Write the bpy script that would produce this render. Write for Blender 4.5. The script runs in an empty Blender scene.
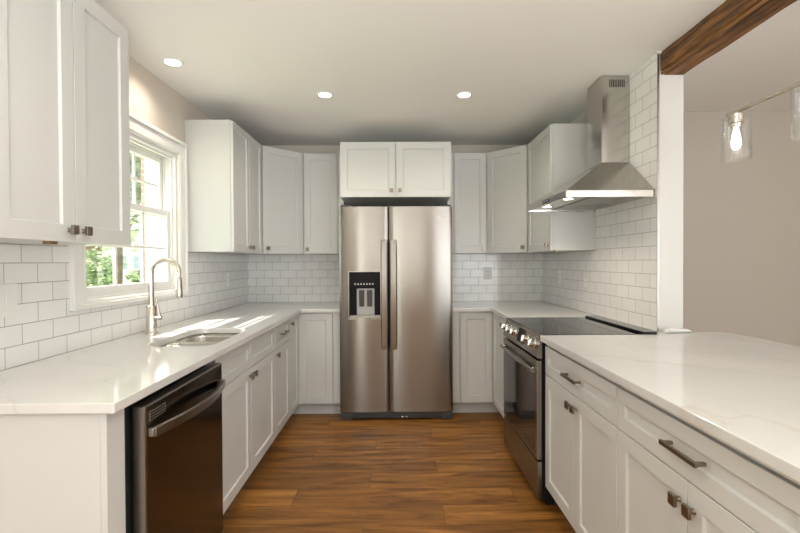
import bpy, bmesh, math, random
from mathutils import Matrix, Vector
random.seed(7)
R = math.radians
scene = bpy.context.scene
C = scene.collection
# ------------------------------------------------------------------ camera
F_PX, YAW, PITCH, ROLL, CAM_H = 446.01, 0.0083, -0.0110, -0.0049, 1.3056
def cam_ray(a, b):
    c, s = math.cos(ROLL), math.sin(ROLL)
    a, b = c*a + s*b, -s*a + c*b
    X, Y, Z = a, 1.0, -b
    c, s = math.cos(PITCH), math.sin(PITCH); Y, Z = c*Y - s*Z, s*Y + c*Z
    c, s = math.cos(YAW), math.sin(YAW); X, Y = c*X + s*Y, -s*X + c*Y
    return Vector((X, Y, Z))
fwd = cam_ray(0, 0)
right = (cam_ray(1, 0) - fwd).normalized()
up = (cam_ray(0, -1) - fwd).normalized()
M = Matrix.Identity(4)
for i in range(3):
    M[i][0], M[i][1], M[i][2] = right[i], up[i], -fwd[i]
M[2][3] = CAM_H
cam_d = bpy.data.cameras.new('camera'); cam = bpy.data.objects.new('camera', cam_d); C.objects.link(cam)
cam.matrix_world = M
cam_d.sensor_width = 36; cam_d.lens = 36*F_PX/800; cam_d.clip_start = 0.05; cam_d.clip_end = 300
scene.camera = cam
# ------------------------------------------------------------------ light
w = bpy.data.worlds.new('sky'); scene.world = w; w.use_nodes = True
bg = w.node_tree.nodes['Background']; bg.inputs[0].default_value = (0.86, 0.93, 1.0, 1); bg.inputs[1].default_value = 3.0
sun_d = bpy.data.lights.new('sun', 'SUN'); sun_d.energy = 14.0; sun_d.angle = R(0.6); sun_d.color = (1.0, 0.95, 0.87)
sun = bpy.data.objects.new('sun', sun_d); C.objects.link(sun)
az, el = R(32), R(51)
sd = Vector((math.cos(el)*math.cos(az), math.cos(el)*math.sin(az), -math.sin(el)))
sun.rotation_euler = sd.to_track_quat('-Z', 'Y').to_euler()
def area(name, loc, target, sx, sy, power, col):
    d = bpy.data.lights.new(name, 'AREA'); d.shape = 'RECTANGLE'; d.size = sx; d.size_y = sy; d.energy = power; d.color = col
    o = bpy.data.objects.new(name, d); C.objects.link(o); o.location = loc
    o.rotation_euler = (Vector(target) - Vector(loc)).to_track_quat('-Z', 'Z').to_euler()
    return o
FILL_COL = (1.0, 0.985, 0.96)
area('fill_rear_left', (-1.02, -2.96, 1.25), (-1.02, 3, 1.25), 0.40, 2.0, 8, FILL_COL)  # narrow fill light added behind the camera, no known window there
area('fill_rear_right', (2.8, -2.96, 1.25), (2.8, 3, 1.25), 2.6, 2.0, 45, FILL_COL)  # broad fill panel added behind the camera to lift the back of the kitchen
area('fill_side', (4.26, -0.6, 1.5), (0, -0.6, 1.5), 1.5, 1.3, 4, FILL_COL)  # extra fill light added on the unseen dining side
area('ceiling_bounce_fill', (0.0, -0.9, 1.1), (0.0, -0.8, 3.0), 1.2, 1.2, 84, (0.96, 1.0, 0.985))  # unseen upward fill added behind the camera to brighten the ceiling
vs = scene.view_settings
vs.view_transform = 'Standard'; vs.look = 'None'; vs.gamma = 1; vs.use_curve_mapping = False; vs.exposure = 0.22
# ------------------------------------------------------------------ key planes (metres, camera stands at x=0 y=0)
XL, XR, D = -1.447, 1.433, 4.36            # faces of the tiled walls
ZC = 0.914; CEIL = 2.44; ZB, ZT = 1.377, 2.289
TILE = 0.008
# ------------------------------------------------------------------ materials
def new_mat(name):
    m = bpy.data.materials.new(name); m.use_nodes = True
    nt = m.node_tree; return m, nt, nt.nodes['Principled BSDF']
def simple(name, col, rough=0.5, metal=0.0, **kw):
    m, nt, b = new_mat(name)
    b.inputs['Base Color'].default_value = (*col, 1); b.inputs['Roughness'].default_value = rough; b.inputs['Metallic'].default_value = metal
    for k, v in kw.items(): b.inputs[k].default_value = v
    return m
def coords(nt, scale=(1, 1, 1), loc=(0, 0, 0), rot=(0, 0, 0)):
    tc = nt.nodes.new('ShaderNodeTexCoord'); mp = nt.nodes.new('ShaderNodeMapping')
    mp.inputs['Scale'].default_value = scale; mp.inputs['Location'].default_value = loc; mp.inputs['Rotation'].default_value = rot
    nt.links.new(tc.outputs['Object'], mp.inputs['Vector']); return mp
def noise(nt, vec, scale, detail=3, rough=0.5):
    n = nt.nodes.new('ShaderNodeTexNoise'); n.inputs['Scale'].default_value = scale; n.inputs['Detail'].default_value = detail
    n.inputs['Roughness'].default_value = rough
    nt.links.new(vec, n.inputs['Vector']); return n
def ramp(nt, fac, stops):
    r = nt.nodes.new('ShaderNodeValToRGB')
    while len(r.color_ramp.elements) < len(stops): r.color_ramp.elements.new(0.5)
    for e, (p, c) in zip(r.color_ramp.elements, stops): e.position = p; e.color = (*c, 1)
    nt.links.new(fac, r.inputs[0]); return r
def bump(nt, h, b, strength=0.2, dist=0.002):
    n = nt.nodes.new('ShaderNodeBump'); n.inputs['Strength'].default_value = strength; n.inputs['Distance'].default_value = dist
    nt.links.new(h, n.inputs['Height']); nt.links.new(n.outputs[0], b.inputs['Normal']); return n
def paint(name, col, rough=0.6, bs=0.08):
    m, nt, b = new_mat(name)
    b.inputs['Base Color'].default_value = (*col, 1); b.inputs['Roughness'].default_value = rough
    mp = coords(nt); n = noise(nt, mp.outputs[0], 180, 2); bump(nt, n.outputs[0], b, bs, 0.001); return m
M_cab = simple('white_cabinet_lacquer', (0.612, 0.618, 0.600), 0.38)
M_trim = simple('white_trim_paint', (0.82, 0.815, 0.79), 0.35)
M_wall = paint('greige_wall_paint', (0.64, 0.58, 0.505))
M_wall_dim = paint('darkened_greige_paint', (0.50, 0.45, 0.39))  # greige darkened to offset the fill light on the dining wall
M_column = paint('off_white_wall_paint', (0.66, 0.65, 0.625))
M_ceil = paint('ceiling_paint', (0.89, 0.885, 0.86), 0.75)
M_dark = simple('black_plastic', (0.012, 0.012, 0.013), 0.45, 0.0, **{'Specular IOR Level': 0.12})
M_dkgrey = simple('dark_grey_plastic', (0.045, 0.045, 0.045), 0.5)  # plain dark grey for appliance housings and outlet slots
M_glassblack = simple('black_ceramic_glass', (0.015, 0.015, 0.016), 0.05)
M_oven = simple('oven_window_glass', (0.03, 0.026, 0.023), 0.04)
M_knobm = simple('brushed_bronze_nickel', (0.26, 0.22, 0.175), 0.34, 1.0)
M_nickel = simple('brushed_nickel', (0.66, 0.61, 0.54), 0.26, 1.0)
M_chrome = simple('polished_steel', (0.75, 0.74, 0.72), 0.12, 1.0)
M_plate = simple('white_plastic', (0.80, 0.80, 0.78), 0.3)
M_brass = simple('aged_brass', (0.35, 0.26, 0.12), 0.4, 1.0)
M_greypl = simple('grey_dispenser_plastic', (0.46, 0.45, 0.43), 0.4)
def steel(name, col, rough, aniso=0.75, stretch=(400, 400, 3), var=0.05, axis='Z'):
    m, nt, b = new_mat(name)
    b.inputs['Metallic'].default_value = 1; b.inputs['Roughness'].default_value = rough
    b.inputs['Anisotropic'].default_value = aniso; b.inputs['Anisotropic Rotation'].default_value = 0.25
    tn = nt.nodes.new('ShaderNodeTangent'); tn.direction_type = 'RADIAL'; tn.axis = axis
    nt.links.new(tn.outputs[0], b.inputs['Tangent'])
    mp = coords(nt, stretch); n = noise(nt, mp.outputs[0], 1.0, 2)
    r = ramp(nt, n.outputs[0], [(0.3, tuple(c*(1-var) for c in col)), (0.7, tuple(min(1, c*(1+var)) for c in col))])
    nt.links.new(r.outputs[0], b.inputs['Base Color']); return m
M_steel = steel('brushed_stainless', (0.295, 0.275, 0.250), 0.25, 0.85, (3, 3, 500))
M_steelh = steel('hood_stainless', (0.54, 0.52, 0.49), 0.17, 0.3, (3, 3, 400))
M_sink = simple('sink_stainless', (0.70, 0.68, 0.64), 0.22, 1.0)
M_dwsteel = steel('dark_stainless', (0.13, 0.115, 0.10), 0.16, 0.4, (3, 3, 500))
M_dwsilver = steel('grey_stainless', (0.33, 0.305, 0.275), 0.28, 0.3, (3, 3, 500))
def quartz():
    m, nt, b = new_mat('white_veined_quartz')
    mp = coords(nt, (1, 1, 1)); d = noise(nt, mp.outputs[0], 1.3, 4, 0.55)
    mx = nt.nodes.new('ShaderNodeVectorMath'); mx.operation = 'MULTIPLY_ADD'
    mx.inputs[1].default_value = (0.9, 0.9, 0.9); nt.links.new(d.outputs['Color'], mx.inputs[0]); nt.links.new(mp.outputs[0], mx.inputs[2])
    wv = nt.nodes.new('ShaderNodeTexWave'); wv.wave_type = 'BANDS'; wv.bands_direction = 'DIAGONAL'; wv.inputs['Scale'].default_value = 0.55
    wv.inputs['Distortion'].default_value = 3.0; wv.inputs['Detail'].default_value = 3; wv.inputs['Detail Scale'].default_value = 1.4
    nt.links.new(mx.outputs[0], wv.inputs['Vector'])
    r = ramp(nt, wv.outputs['Fac'], [(0.0, (0.665, 0.668, 0.65)), (0.46, (0.665, 0.668, 0.65)), (0.5, (0.635, 0.605, 0.56)), (0.54, (0.665, 0.668, 0.65)), (1, (0.70, 0.695, 0.675))])
    cl = noise(nt, mp.outputs[0], 3.0, 3); r2 = ramp(nt, cl.outputs[0], [(0.3, (0.955, 0.955, 0.95)), (0.7, (1, 1, 1))])
    mm = nt.nodes.new('ShaderNodeMix'); mm.data_type = 'RGBA'; mm.blend_type = 'MULTIPLY'; mm.inputs[0].default_value = 1
    nt.links.new(r.outputs[0], mm.inputs[6]); nt.links.new(r2.outputs[0], mm.inputs[7]); nt.links.new(mm.outputs[2], b.inputs['Base Color'])
    b.inputs['Roughness'].default_value = 0.10; b.inputs['IOR'].default_value = 1.55; return m
M_quartz = quartz()
def tile_mat(name, swap, u0, v0):
    """white 3x6 subway tile; swap='x' walls run along x, 'y' walls run along y; u0/v0 = phase of one joint"""
    m, nt, b = new_mat(name)
    tc = nt.nodes.new('ShaderNodeTexCoord'); sp = nt.nodes.new('ShaderNodeSeparateXYZ'); cb = nt.nodes.new('ShaderNodeCombineXYZ')
    nt.links.new(tc.outputs['Object'], sp.inputs[0])
    def add(sock, off):
        a = nt.nodes.new('ShaderNodeMath'); a.operation = 'ADD'; a.inputs[1].default_value = off; nt.links.new(sock, a.inputs[0]); return a.outputs[0]
    nt.links.new(add(sp.outputs[0 if swap == 'x' else 1], -u0 + 0.155*20), cb.inputs[0])
    nt.links.new(add(sp.outputs[2], -v0 + 0.0787*20), cb.inputs[1])
    br = nt.nodes.new('ShaderNodeTexBrick'); br.offset = 0.5; br.inputs['Scale'].default_value = 1
    br.inputs['Brick Width'].default_value = 0.155; br.inputs['Row Height'].default_value = 0.0787
    br.inputs['Mortar Size'].default_value = 0.0016; br.inputs['Mortar Smooth'].default_value = 0.15; br.inputs['Bias'].default_value = 0
    br.inputs['Color1'].default_value = (0.85, 0.85, 0.835, 1); br.inputs['Color2'].default_value = (0.81, 0.81, 0.795, 1)
    br.inputs['Mortar'].default_value = (0.34, 0.33, 0.31, 1)
    nt.links.new(cb.outputs[0], br.inputs['Vector']); nt.links.new(br.outputs['Color'], b.inputs['Base Color'])
    inv = nt.nodes.new('ShaderNodeMath'); inv.operation = 'SUBTRACT'; inv.inputs[0].default_value = 1; nt.links.new(br.outputs['Fac'], inv.inputs[1])
    nz = noise(nt, tc.outputs['Object'], 9, 2)
    ad = nt.nodes.new('ShaderNodeMath'); ad.operation = 'MULTIPLY_ADD'; ad.inputs[1].default_value = 0.35
    nt.links.new(nz.outputs[0], ad.inputs[0]); nt.links.new(inv.outputs[0], ad.inputs[2])
    bump(nt, ad.outputs[0], b, 0.5, 0.0015)
    rr = nt.nodes.new('ShaderNodeMapRange'); rr.inputs[3].default_value = 0.09; rr.inputs[4].default_value = 0.7
    nt.links.new(br.outputs['Fac'], rr.inputs[0]); nt.links.new(rr.outputs[0], b.inputs['Roughness']); return m
M_tileL = tile_mat('subway_tile_left', 'y', 1.656+0.0775, ZC)
M_tileR = tile_mat('subway_tile_right', 'y', 2.585+0.0775, ZC)
M_tileB = tile_mat('subway_tile_back', 'x', XL + 0.0817 + 0.0775, ZC)
def floor_mat():
    m, nt, b = new_mat('oak_vinyl_planks')
    tc = nt.nodes.new('ShaderNodeTexCoord'); sp = nt.nodes.new('ShaderNodeSeparateXYZ'); cb = nt.nodes.new('ShaderNodeCombineXYZ')
    nt.links.new(tc.outputs['Object'], sp.inputs[0])
    def mth(op, a, b_=None, c_=None):
        n = nt.nodes.new('ShaderNodeMath'); n.operation = op
        for i, q in enumerate((a, b_, c_)):
            if q is None: continue
            if isinstance(q, (int, float)): n.inputs[i].default_value = q
            else: nt.links.new(q, n.inputs[i])
        return n.outputs[0]
    ysh = mth('ADD', sp.outputs[1], -2.372); row = mth('FLOOR', mth('DIVIDE', ysh, 0.1835))
    jt = mth('MULTIPLY_ADD', row, -0.41, 0.57 + 1.22*30)      # staggered end joints, a third of a plank per row
    nt.links.new(mth('ADD', sp.outputs[0], jt), cb.inputs[0]); nt.links.new(mth('ADD', ysh, 0.1835*40), cb.inputs[1])
    br = nt.nodes.new('ShaderNodeTexBrick'); br.offset = 0.0; br.offset_frequency = 2; br.squash = 1
    br.inputs['Scale'].default_value = 1; br.inputs['Brick Width'].default_value = 1.22; br.inputs['Row Height'].default_value = 0.1835
    br.inputs['Mortar Size'].default_value = 0.0012; br.inputs['Mortar Smooth'].default_value = 0.3; br.inputs['Bias'].default_value = 0
    br.inputs['Color1'].default_value = (0, 0, 0, 1); br.inputs['Color2'].default_value = (1, 1, 1, 1); br.inputs['Mortar'].default_value = (0.5, 0.5, 0.5, 1)
    nt.links.new(cb.outputs[0], br.inputs['Vector'])
    # per plank offset of the grain
    mul = nt.nodes.new('ShaderNodeVectorMath'); mul.operation = 'MULTIPLY_ADD'; mul.inputs[1].default_value = (7, 11, 3)
    nt.links.new(br.outputs['Color'], mul.inputs[0]); nt.links.new(tc.outputs['Object'], mul.inputs[2])
    m1 = nt.nodes.new('ShaderNodeMapping'); m1.inputs['Scale'].default_value = (1.1, 9, 1); nt.links.new(mul.outputs[0], m1.inputs['Vector'])
    n1 = noise(nt, m1.outputs[0], 1.6, 6, 0.62); n1.inputs['Distortion'].default_value = 0.9
    m2 = nt.nodes.new('ShaderNodeMapping'); m2.inputs['Scale'].default_value = (6, 130, 1); nt.links.new(mul.outputs[0], m2.inputs['Vector'])
    n2 = noise(nt, m2.outputs[0], 1.5, 4, 0.6)
    c1 = ramp(nt, n1.outputs[0], [(0.30, (0.085, 0.031, 0.006)), (0.43, (0.20, 0.080, 0.015)), (0.57, (0.325, 0.140, 0.027)), (0.72, (0.47, 0.225, 0.056))])
    c2 = ramp(nt, n2.outputs[0], [(0.35, (0.84, 0.82, 0.79)), (0.6, (1.03, 1.03, 1.03))])
    c3 = ramp(nt, br.outputs['Color'], [(0, (0.80, 0.78, 0.76)), (1, (1.18, 1.18, 1.16))])
    def mix(a, bb):
        x = nt.nodes.new('ShaderNodeMix'); x.data_type = 'RGBA'; x.blend_type = 'MULTIPLY'; x.inputs[0].default_value = 1
        nt.links.new(a, x.inputs[6]); nt.links.new(bb, x.inputs[7]); return x.outputs[2]
    c = mix(mix(c1.outputs[0], c2.outputs[0]), c3.outputs[0])
    cm = ramp(nt, br.outputs['Fac'], [(0, (1, 1, 1)), (1, (0.35, 0.3, 0.25))]); c = mix(c, cm.outputs[0])
    nt.links.new(c, b.inputs['Base Color'])
    rr = nt.nodes.new('ShaderNodeMapRange'); rr.inputs[3].default_value = 0.33; rr.inputs[4].default_value = 0.48
    nt.links.new(n2.outputs[0], rr.inputs[0]); nt.links.new(rr.outputs[0], b.inputs['Roughness'])
    bump(nt, n2.outputs[0], b, 0.12, 0.001); return m
M_floor = floor_mat()
def beam_mat():
    m, nt, b = new_mat('rough_brown_beam_wood')
    mp = coords(nt, (14, 1.0, 14)); n1 = noise(nt, mp.outputs[0], 2.0, 6, 0.65); n1.inputs['Distortion'].default_value = 0.8
    mp2 = coords(nt, (90, 4, 90)); n2 = noise(nt, mp2.outputs[0], 1.5, 4)
    c1 = ramp(nt, n1.outputs[0], [(0.34, (0.035, 0.015, 0.005)), (0.47, (0.16, 0.070, 0.020)), (0.58, (0.28, 0.13, 0.038)), (0.74, (0.42, 0.22, 0.075))])
    c2 = ramp(nt, n2.outputs[0], [(0.3, (0.6, 0.6, 0.6)), (0.6, (1, 1, 1))])
    x = nt.nodes.new('ShaderNodeMix'); x.data_type = 'RGBA'; x.blend_type = 'MULTIPLY'; x.inputs[0].default_value = 1
    nt.links.new(c1.outputs[0], x.inputs[6]); nt.links.new(c2.outputs[0], x.inputs[7]); nt.links.new(x.outputs[2], b.inputs['Base Color'])
    b.inputs['Roughness'].default_value = 0.6; bump(nt, n2.outputs[0], b, 0.5, 0.004); return m
M_beam = beam_mat()
def brick_mat():
    m, nt, b = new_mat('red_brick')
    tc = nt.nodes.new('ShaderNodeTexCoord'); sp = nt.nodes.new('ShaderNodeSeparateXYZ'); cb = nt.nodes.new('ShaderNodeCombineXYZ')
    nt.links.new(tc.outputs['Object'], sp.inputs[0]); a = nt.nodes.new('ShaderNodeMath'); nt.links.new(sp.outputs[0], a.inputs[0]); nt.links.new(sp.outputs[1], a.inputs[1])
    nt.links.new(a.outputs[0], cb.inputs[0]); nt.links.new(sp.outputs[2], cb.inputs[1])
    br = nt.nodes.new('ShaderNodeTexBrick'); br.inputs['Scale'].default_value = 1; br.inputs['Brick Width'].default_value = 0.2; br.inputs['Row Height'].default_value = 0.075
    br.inputs['Mortar Size'].default_value = 0.006
    br.inputs['Color1'].default_value = (0.26, 0.125, 0.09, 1); br.inputs['Color2'].default_value = (0.36, 0.20, 0.15, 1); br.inputs['Mortar'].default_value = (0.42, 0.38, 0.34, 1)
    nt.links.new(cb.outputs[0], br.inputs['Vector']); nt.links.new(br.outputs['Color'], b.inputs['Base Color']); b.inputs['Roughness'].default_value = 0.9; return m
M_brick = brick_mat()
def var_mat(name, a, c, scale, rough=0.9):
    m, nt, b = new_mat(name); mp = coords(nt); n = noise(nt, mp.outputs[0], scale, 5)
    r = ramp(nt, n.outputs[0], [(0.35, a), (0.65, c)]); nt.links.new(r.outputs[0], b.inputs['Base Color']); b.inputs['Roughness'].default_value = rough; return m
M_lawn = var_mat('lawn_grass', (0.30, 0.40, 0.16), (0.42, 0.52, 0.26), 3)
M_leaf = var_mat('green_leaves', (0.30, 0.38, 0.22), (0.52, 0.60, 0.38), 2)
M_bark = var_mat('tree_bark', (0.10, 0.075, 0.05), (0.2, 0.16, 0.12), 8)
M_roof = var_mat('grey_shingles', (0.16, 0.155, 0.15), (0.26, 0.25, 0.24), 5)
M_bluewin = simple('far_window_pane', (0.33, 0.40, 0.46), 0.3)
def thin_glass(name, refl=0.08, tint=(1, 1, 1), rough=0.0, edge=0.55):
    m = bpy.data.materials.new(name); m.use_nodes = True; nt = m.node_tree; nt.nodes.clear()
    out = nt.nodes.new('ShaderNodeOutputMaterial'); tr = nt.nodes.new('ShaderNodeBsdfTransparent'); gl = nt.nodes.new('ShaderNodeBsdfGlossy')
    gl.inputs['Roughness'].default_value = rough; tr.inputs[0].default_value = (*tint, 1)
    lw = nt.nodes.new('ShaderNodeLayerWeight'); lw.inputs['Blend'].default_value = 0.25
    mr = nt.nodes.new('ShaderNodeMapRange'); mr.inputs[3].default_value = refl*0.5; mr.inputs[4].default_value = edge
    nt.links.new(lw.outputs['Facing'], mr.inputs[0]); mx = nt.nodes.new('ShaderNodeMixShader')
    nt.links.new(mr.outputs[0], mx.inputs[0]); nt.links.new(tr.outputs[0], mx.inputs[1]); nt.links.new(gl.outputs[0], mx.inputs[2])
    nt.links.new(mx.outputs[0], out.inputs[0]); return m
M_pane = thin_glass('window_glass', 0.08)
M_shade = thin_glass('clear_shade_glass', 0.05, (0.985, 0.99, 0.99), 0.02, 0.6)
def emit(name, col, s):
    m, nt, b = new_mat(name); b.inputs['Base Color'].default_value = (*col, 1); b.inputs['Emission Color'].default_value = (*col, 1)
    b.inputs['Emission Strength'].default_value = s; return m
M_lamp = emit('warm_led_lens', (1.0, 0.86, 0.68), 7)
M_hoodlamp = emit('hood_led_lens', (1.0, 0.84, 0.62), 6)
M_bulb = emit('glowing_bulb', (1.0, 0.93, 0.82), 3)
# ------------------------------------------------------------------ mesh helpers
def box(bm, x0, y0, z0, x1, y1, z1):
    v = [bm.verts.new(p) for p in ((x0, y0, z0), (x1, y0, z0), (x1, y1, z0), (x0, y1, z0), (x0, y0, z1), (x1, y0, z1), (x1, y1, z1), (x0, y1, z1))]
    for f in ((0, 3, 2, 1), (4, 5, 6, 7), (0, 1, 5, 4), (1, 2, 6, 5), (2, 3, 7, 6), (3, 0, 4, 7)): bm.faces.new([v[i] for i in f])
def prism(bm, pts, z0, z1, axis='z'):
    def P(a, b, c): return {'z': (a, b, c), 'y': (a, c, b), 'x': (c, a, b)}[axis]
    lo = [bm.verts.new(P(x, y, z0)) for x, y in pts]; hi = [bm.verts.new(P(x, y, z1)) for x, y in pts]
    bm.faces.new(lo); bm.faces.new(hi); n = len(pts)
    for i in range(n): bm.faces.new((lo[i], lo[(i+1) % n], hi[(i+1) % n], hi[i]))
def loft(bm, loops, cap0=True, cap1=True):
    vs_ = [[bm.verts.new(p) for p in l] for l in loops]; n = len(vs_[0])
    for a, b in zip(vs_, vs_[1:]):
        for i in range(n): bm.faces.new((a[i], a[(i+1) % n], b[(i+1) % n], b[i]))
    if cap0: bm.faces.new(vs_[0])
    if cap1: bm.faces.new(vs_[-1])
def circle(c, r, n=24, axis='z'):
    out = []
    for i in range(n):
        a = 2*math.pi*i/n; p, q = r*math.cos(a), r*math.sin(a)
        out.append({'z': (c[0]+p, c[1]+q, c[2]), 'x': (c[0], c[1]+p, c[2]+q), 'y': (c[0]+p, c[1], c[2]+q)}[axis])
    return out
def lathe(bm, c, prof, n=24, axis='z', cap0=True, cap1=True):
    k = {'z': 2, 'x': 0, 'y': 1}[axis]; loops = []
    for r, h in prof:
        p = list(c); p[k] += h; loops.append(circle(p, r, n, axis))
    loft(bm, loops, cap0, cap1)
def tube(bm, pts, rad, n=14, sq=None):
    pts = [Vector(p) for p in pts]; loops = []; ref = None
    for i, p in enumerate(pts):
        t = (pts[min(i+1, len(pts)-1)] - pts[max(i-1, 0)]).normalized()
        if ref is None:
            ref = Vector((0, 0, 1)) if abs(t.z) < 0.9 else Vector((0, 1, 0))
        ref = (ref - t*ref.dot(t)).normalized(); o = t.cross(ref)
        r = rad[i] if isinstance(rad, (list, tuple)) else rad
        if sq: loops.append([p + ref*a*sq[0] + o*b_*sq[1] for a, b_ in ((-1, -1), (1, -1), (1, 1), (-1, 1))])
        else: loops.append([p + ref*math.cos(2*math.pi*k/n)*r + o*math.sin(2*math.pi*k/n)*r for k in range(n)])
    loft(bm, loops)
def rrect(x0, y0, x1, y1, r, z, n=6):
    out = []
    for cx, cy, a0 in ((x1-r, y1-r, 0), (x0+r, y1-r, 90), (x0+r, y0+r, 180), (x1-r, y0+r, 270)):
        for i in range(n+1):
            a = R(a0 + 90*i/n); out.append((cx + r*math.cos(a), cy + r*math.sin(a), z))
    return out
def plate(bm, outer, holes, z0, z1):
    """flat slab from an outline with holes"""
    t = bmesh.new(); es = []
    for loop in [outer] + holes:
        vv = [t.verts.new((p[0], p[1], z0)) for p in loop]
        for i in range(len(vv)): es.append(t.edges.new((vv[i], vv[(i+1) % len(vv)])))
    bmesh.ops.triangle_fill(t, use_beauty=True, use_dissolve=False, edges=es)
    g = bmesh.ops.extrude_face_region(t, geom=t.faces[:])
    for v in g['geom']:
        if isinstance(v, bmesh.types.BMVert): v.co.z = z1
    me = bpy.data.meshes.new('tmp'); t.to_mesh(me); t.free(); bm.from_mesh(me); bpy.data.meshes.remove(me)
def obj(name, bm, mat, parent=None, bevel=0.0, smooth=False, off=None, seg=2, mats=None):
    if off is not None: bmesh.ops.translate(bm, verts=bm.verts, vec=-Vector(off))
    bmesh.ops.recalc_face_normals(bm, faces=bm.faces)
    me = bpy.data.meshes.new(name); bm.to_mesh(me); bm.free(); me.materials.append(mat)
    if smooth:
        for p in me.polygons: p.use_smooth = True
        if smooth != 'all':
            try: me.set_sharp_from_angle(angle=R(38))
            except Exception: pass
    o = bpy.data.objects.new(name, me); C.objects.link(o)
    if parent is not None: o.parent = parent
    if bevel:
        b = o.modifiers.new('bevel', 'BEVEL'); b.width = bevel; b.segments = seg; b.limit_method = 'ANGLE'; b.angle_limit = R(35)
    return o
def thing(name, label, cat, loc=(0, 0, 0), rotz=0, group=None):
    o = bpy.data.objects.new(name, None); C.objects.link(o); o.empty_display_size = 0.1
    o.location = loc; o.rotation_euler = (0, 0, rotz); return tag(o, label, cat, group)
def tag(o, label, cat, group=None):
    o['label'] = label; o['category'] = cat
    if group: o['group'] = group
    return o
def struct(name, bm, mat, parent=None, bevel=0):
    o = obj(name, bm, mat, parent, bevel); o['kind'] = 'structure'; return o
def B(*boxes):
    bm = bmesh.new()
    for b in boxes: box(bm, *b)
    return bm
# ------------------------------------------------------------------ structure
Y0 = -3.0; X1 = 4.3; XLW = XL - TILE; XRW = XR + TILE; DW_ = D + TILE; YP = 2.436; XP1 = 1.575
struct('floor', B((XLW-0.2, Y0-0.15, -0.12, X1+0.15, DW_+0.15, 0)), M_floor)
struct('ceiling', B((XLW-0.2, Y0-0.15, CEIL, X1+0.15, DW_+0.15, CEIL+0.15)), M_ceil)
WY0, WY1, WZ0, WZ1 = 2.08, 2.98, 1.12, 2.02           # window opening
struct('wall_left', B((XLW-0.20, Y0, 0, XLW, WY0, CEIL), (XLW-0.20, WY1, 0, XLW, DW_+0.15, CEIL),
                      (XLW-0.20, WY0, 0, XLW, WY1, WZ0), (XLW-0.20, WY0, WZ1, XLW, WY1, CEIL)), M_wall)
struct('wall_back', B((XLW, DW_, 0, XP1, DW_+0.15, CEIL)), M_wall)
struct('wall_right', B((XRW, YP, 0, XP1, DW_, CEIL)), M_column)
struct('wall_far', B((XP1, 3.40, 0, X1, 3.55, CEIL)), M_wall_dim)
struct('wall_side', B((X1, Y0, 0, X1+0.15, -1.4, CEIL), (X1, 0.2, 0, X1+0.15, 3.55, CEIL), (X1, -1.4, 0, X1+0.15, 0.2, 0.85), (X1, -1.4, 2.15, X1+0.15, 0.2, CEIL)), M_wall)
struct('wall_front', B((XLW, Y0-0.15, 0, -1.25, Y0, CEIL), (-0.79, Y0-0.15, 0, 1.4, Y0, CEIL), (4.2, Y0-0.15, 0, X1, Y0, CEIL),
                       (-1.25, Y0-0.15, 2.3, -0.79, Y0, CEIL), (1.4, Y0-0.15, 0, 4.2, Y0, 0.15), (1.4, Y0-0.15, 2.35, 4.2, Y0, CEIL)), M_wall)
def frame(name, pts, mat=M_trim): return struct(name, B(*pts), mat)
yb = Y0
frame('added_window_4', [(-1.25, yb-0.1, 0, -1.22, yb, 2.3), (-0.82, yb-0.1, 0, -0.79, yb, 2.3), (-1.22, yb-0.1, 2.25, -0.82, yb, 2.3), (-1.22, yb-0.1, 0, -0.82, yb, 0.1)])  # unseen frame added around the narrow rear fill light
frame('added_window_2', [(1.4, yb-0.1, 0.15, 1.47, yb, 2.35), (4.13, yb-0.1, 0.15, 4.2, yb, 2.35), (1.47, yb-0.1, 2.28, 4.13, yb, 2.35), (1.47, yb-0.1, 0.15, 4.13, yb, 0.22), (2.76, yb-0.08, 0.22, 2.84, yb-0.02, 2.28)])  # unseen frame added to hold the broad rear fill panel
frame('added_window_3', [(X1, -1.4, 0.85, X1+0.1, -1.33, 2.15), (X1, 0.13, 0.85, X1+0.1, 0.2, 2.15), (X1, -1.33, 2.08, X1+0.1, 0.13, 2.15), (X1, -1.33, 0.85, X1+0.1, 0.13, 0.92), (X1+0.02, -1.33, 1.47, X1+0.08, 0.13, 1.52)])  # unseen frame added for the dining side fill light
struct('baseboard_far', B((XP1, 3.385, 0, X1, 3.40, 0.13)), M_trim, bevel=0.004)
struct('baseboard_side', B((X1-0.015, Y0, 0, X1, 3.385, 0.13)), M_trim, bevel=0.004)
struct('wall_left_tiles', B((XLW, 1.25, ZC-0.02, XL, 1.984, ZB), (XLW, 1.984, ZC-0.02, XL, 3.077, 1.091), (XLW, 3.077, ZC-0.02, XL, DW_, ZB)), M_tileL)
struct('wall_back_tiles', B((XL, D, ZC-0.02, XR, DW_, ZB)), M_tileB)
struct('wall_right_tiles', B((XR, YP, ZC-0.02, XRW, 3.19, CEIL), (XR, 3.19, ZC-0.02, XRW, DW_, ZB)), M_tileR)
struct('trim_1', B((XR-0.003, YP-0.004, ZC+0.001, XRW, YP, CEIL)), simple('tile_edge_metal', (0.42, 0.41, 0.39), 0.3, 1.0))
struct('trim_2', B((XR-0.012, YP-0.02, 2.43, XR+0.012, YP-0.0045, 2.44)), M_trim)
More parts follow.
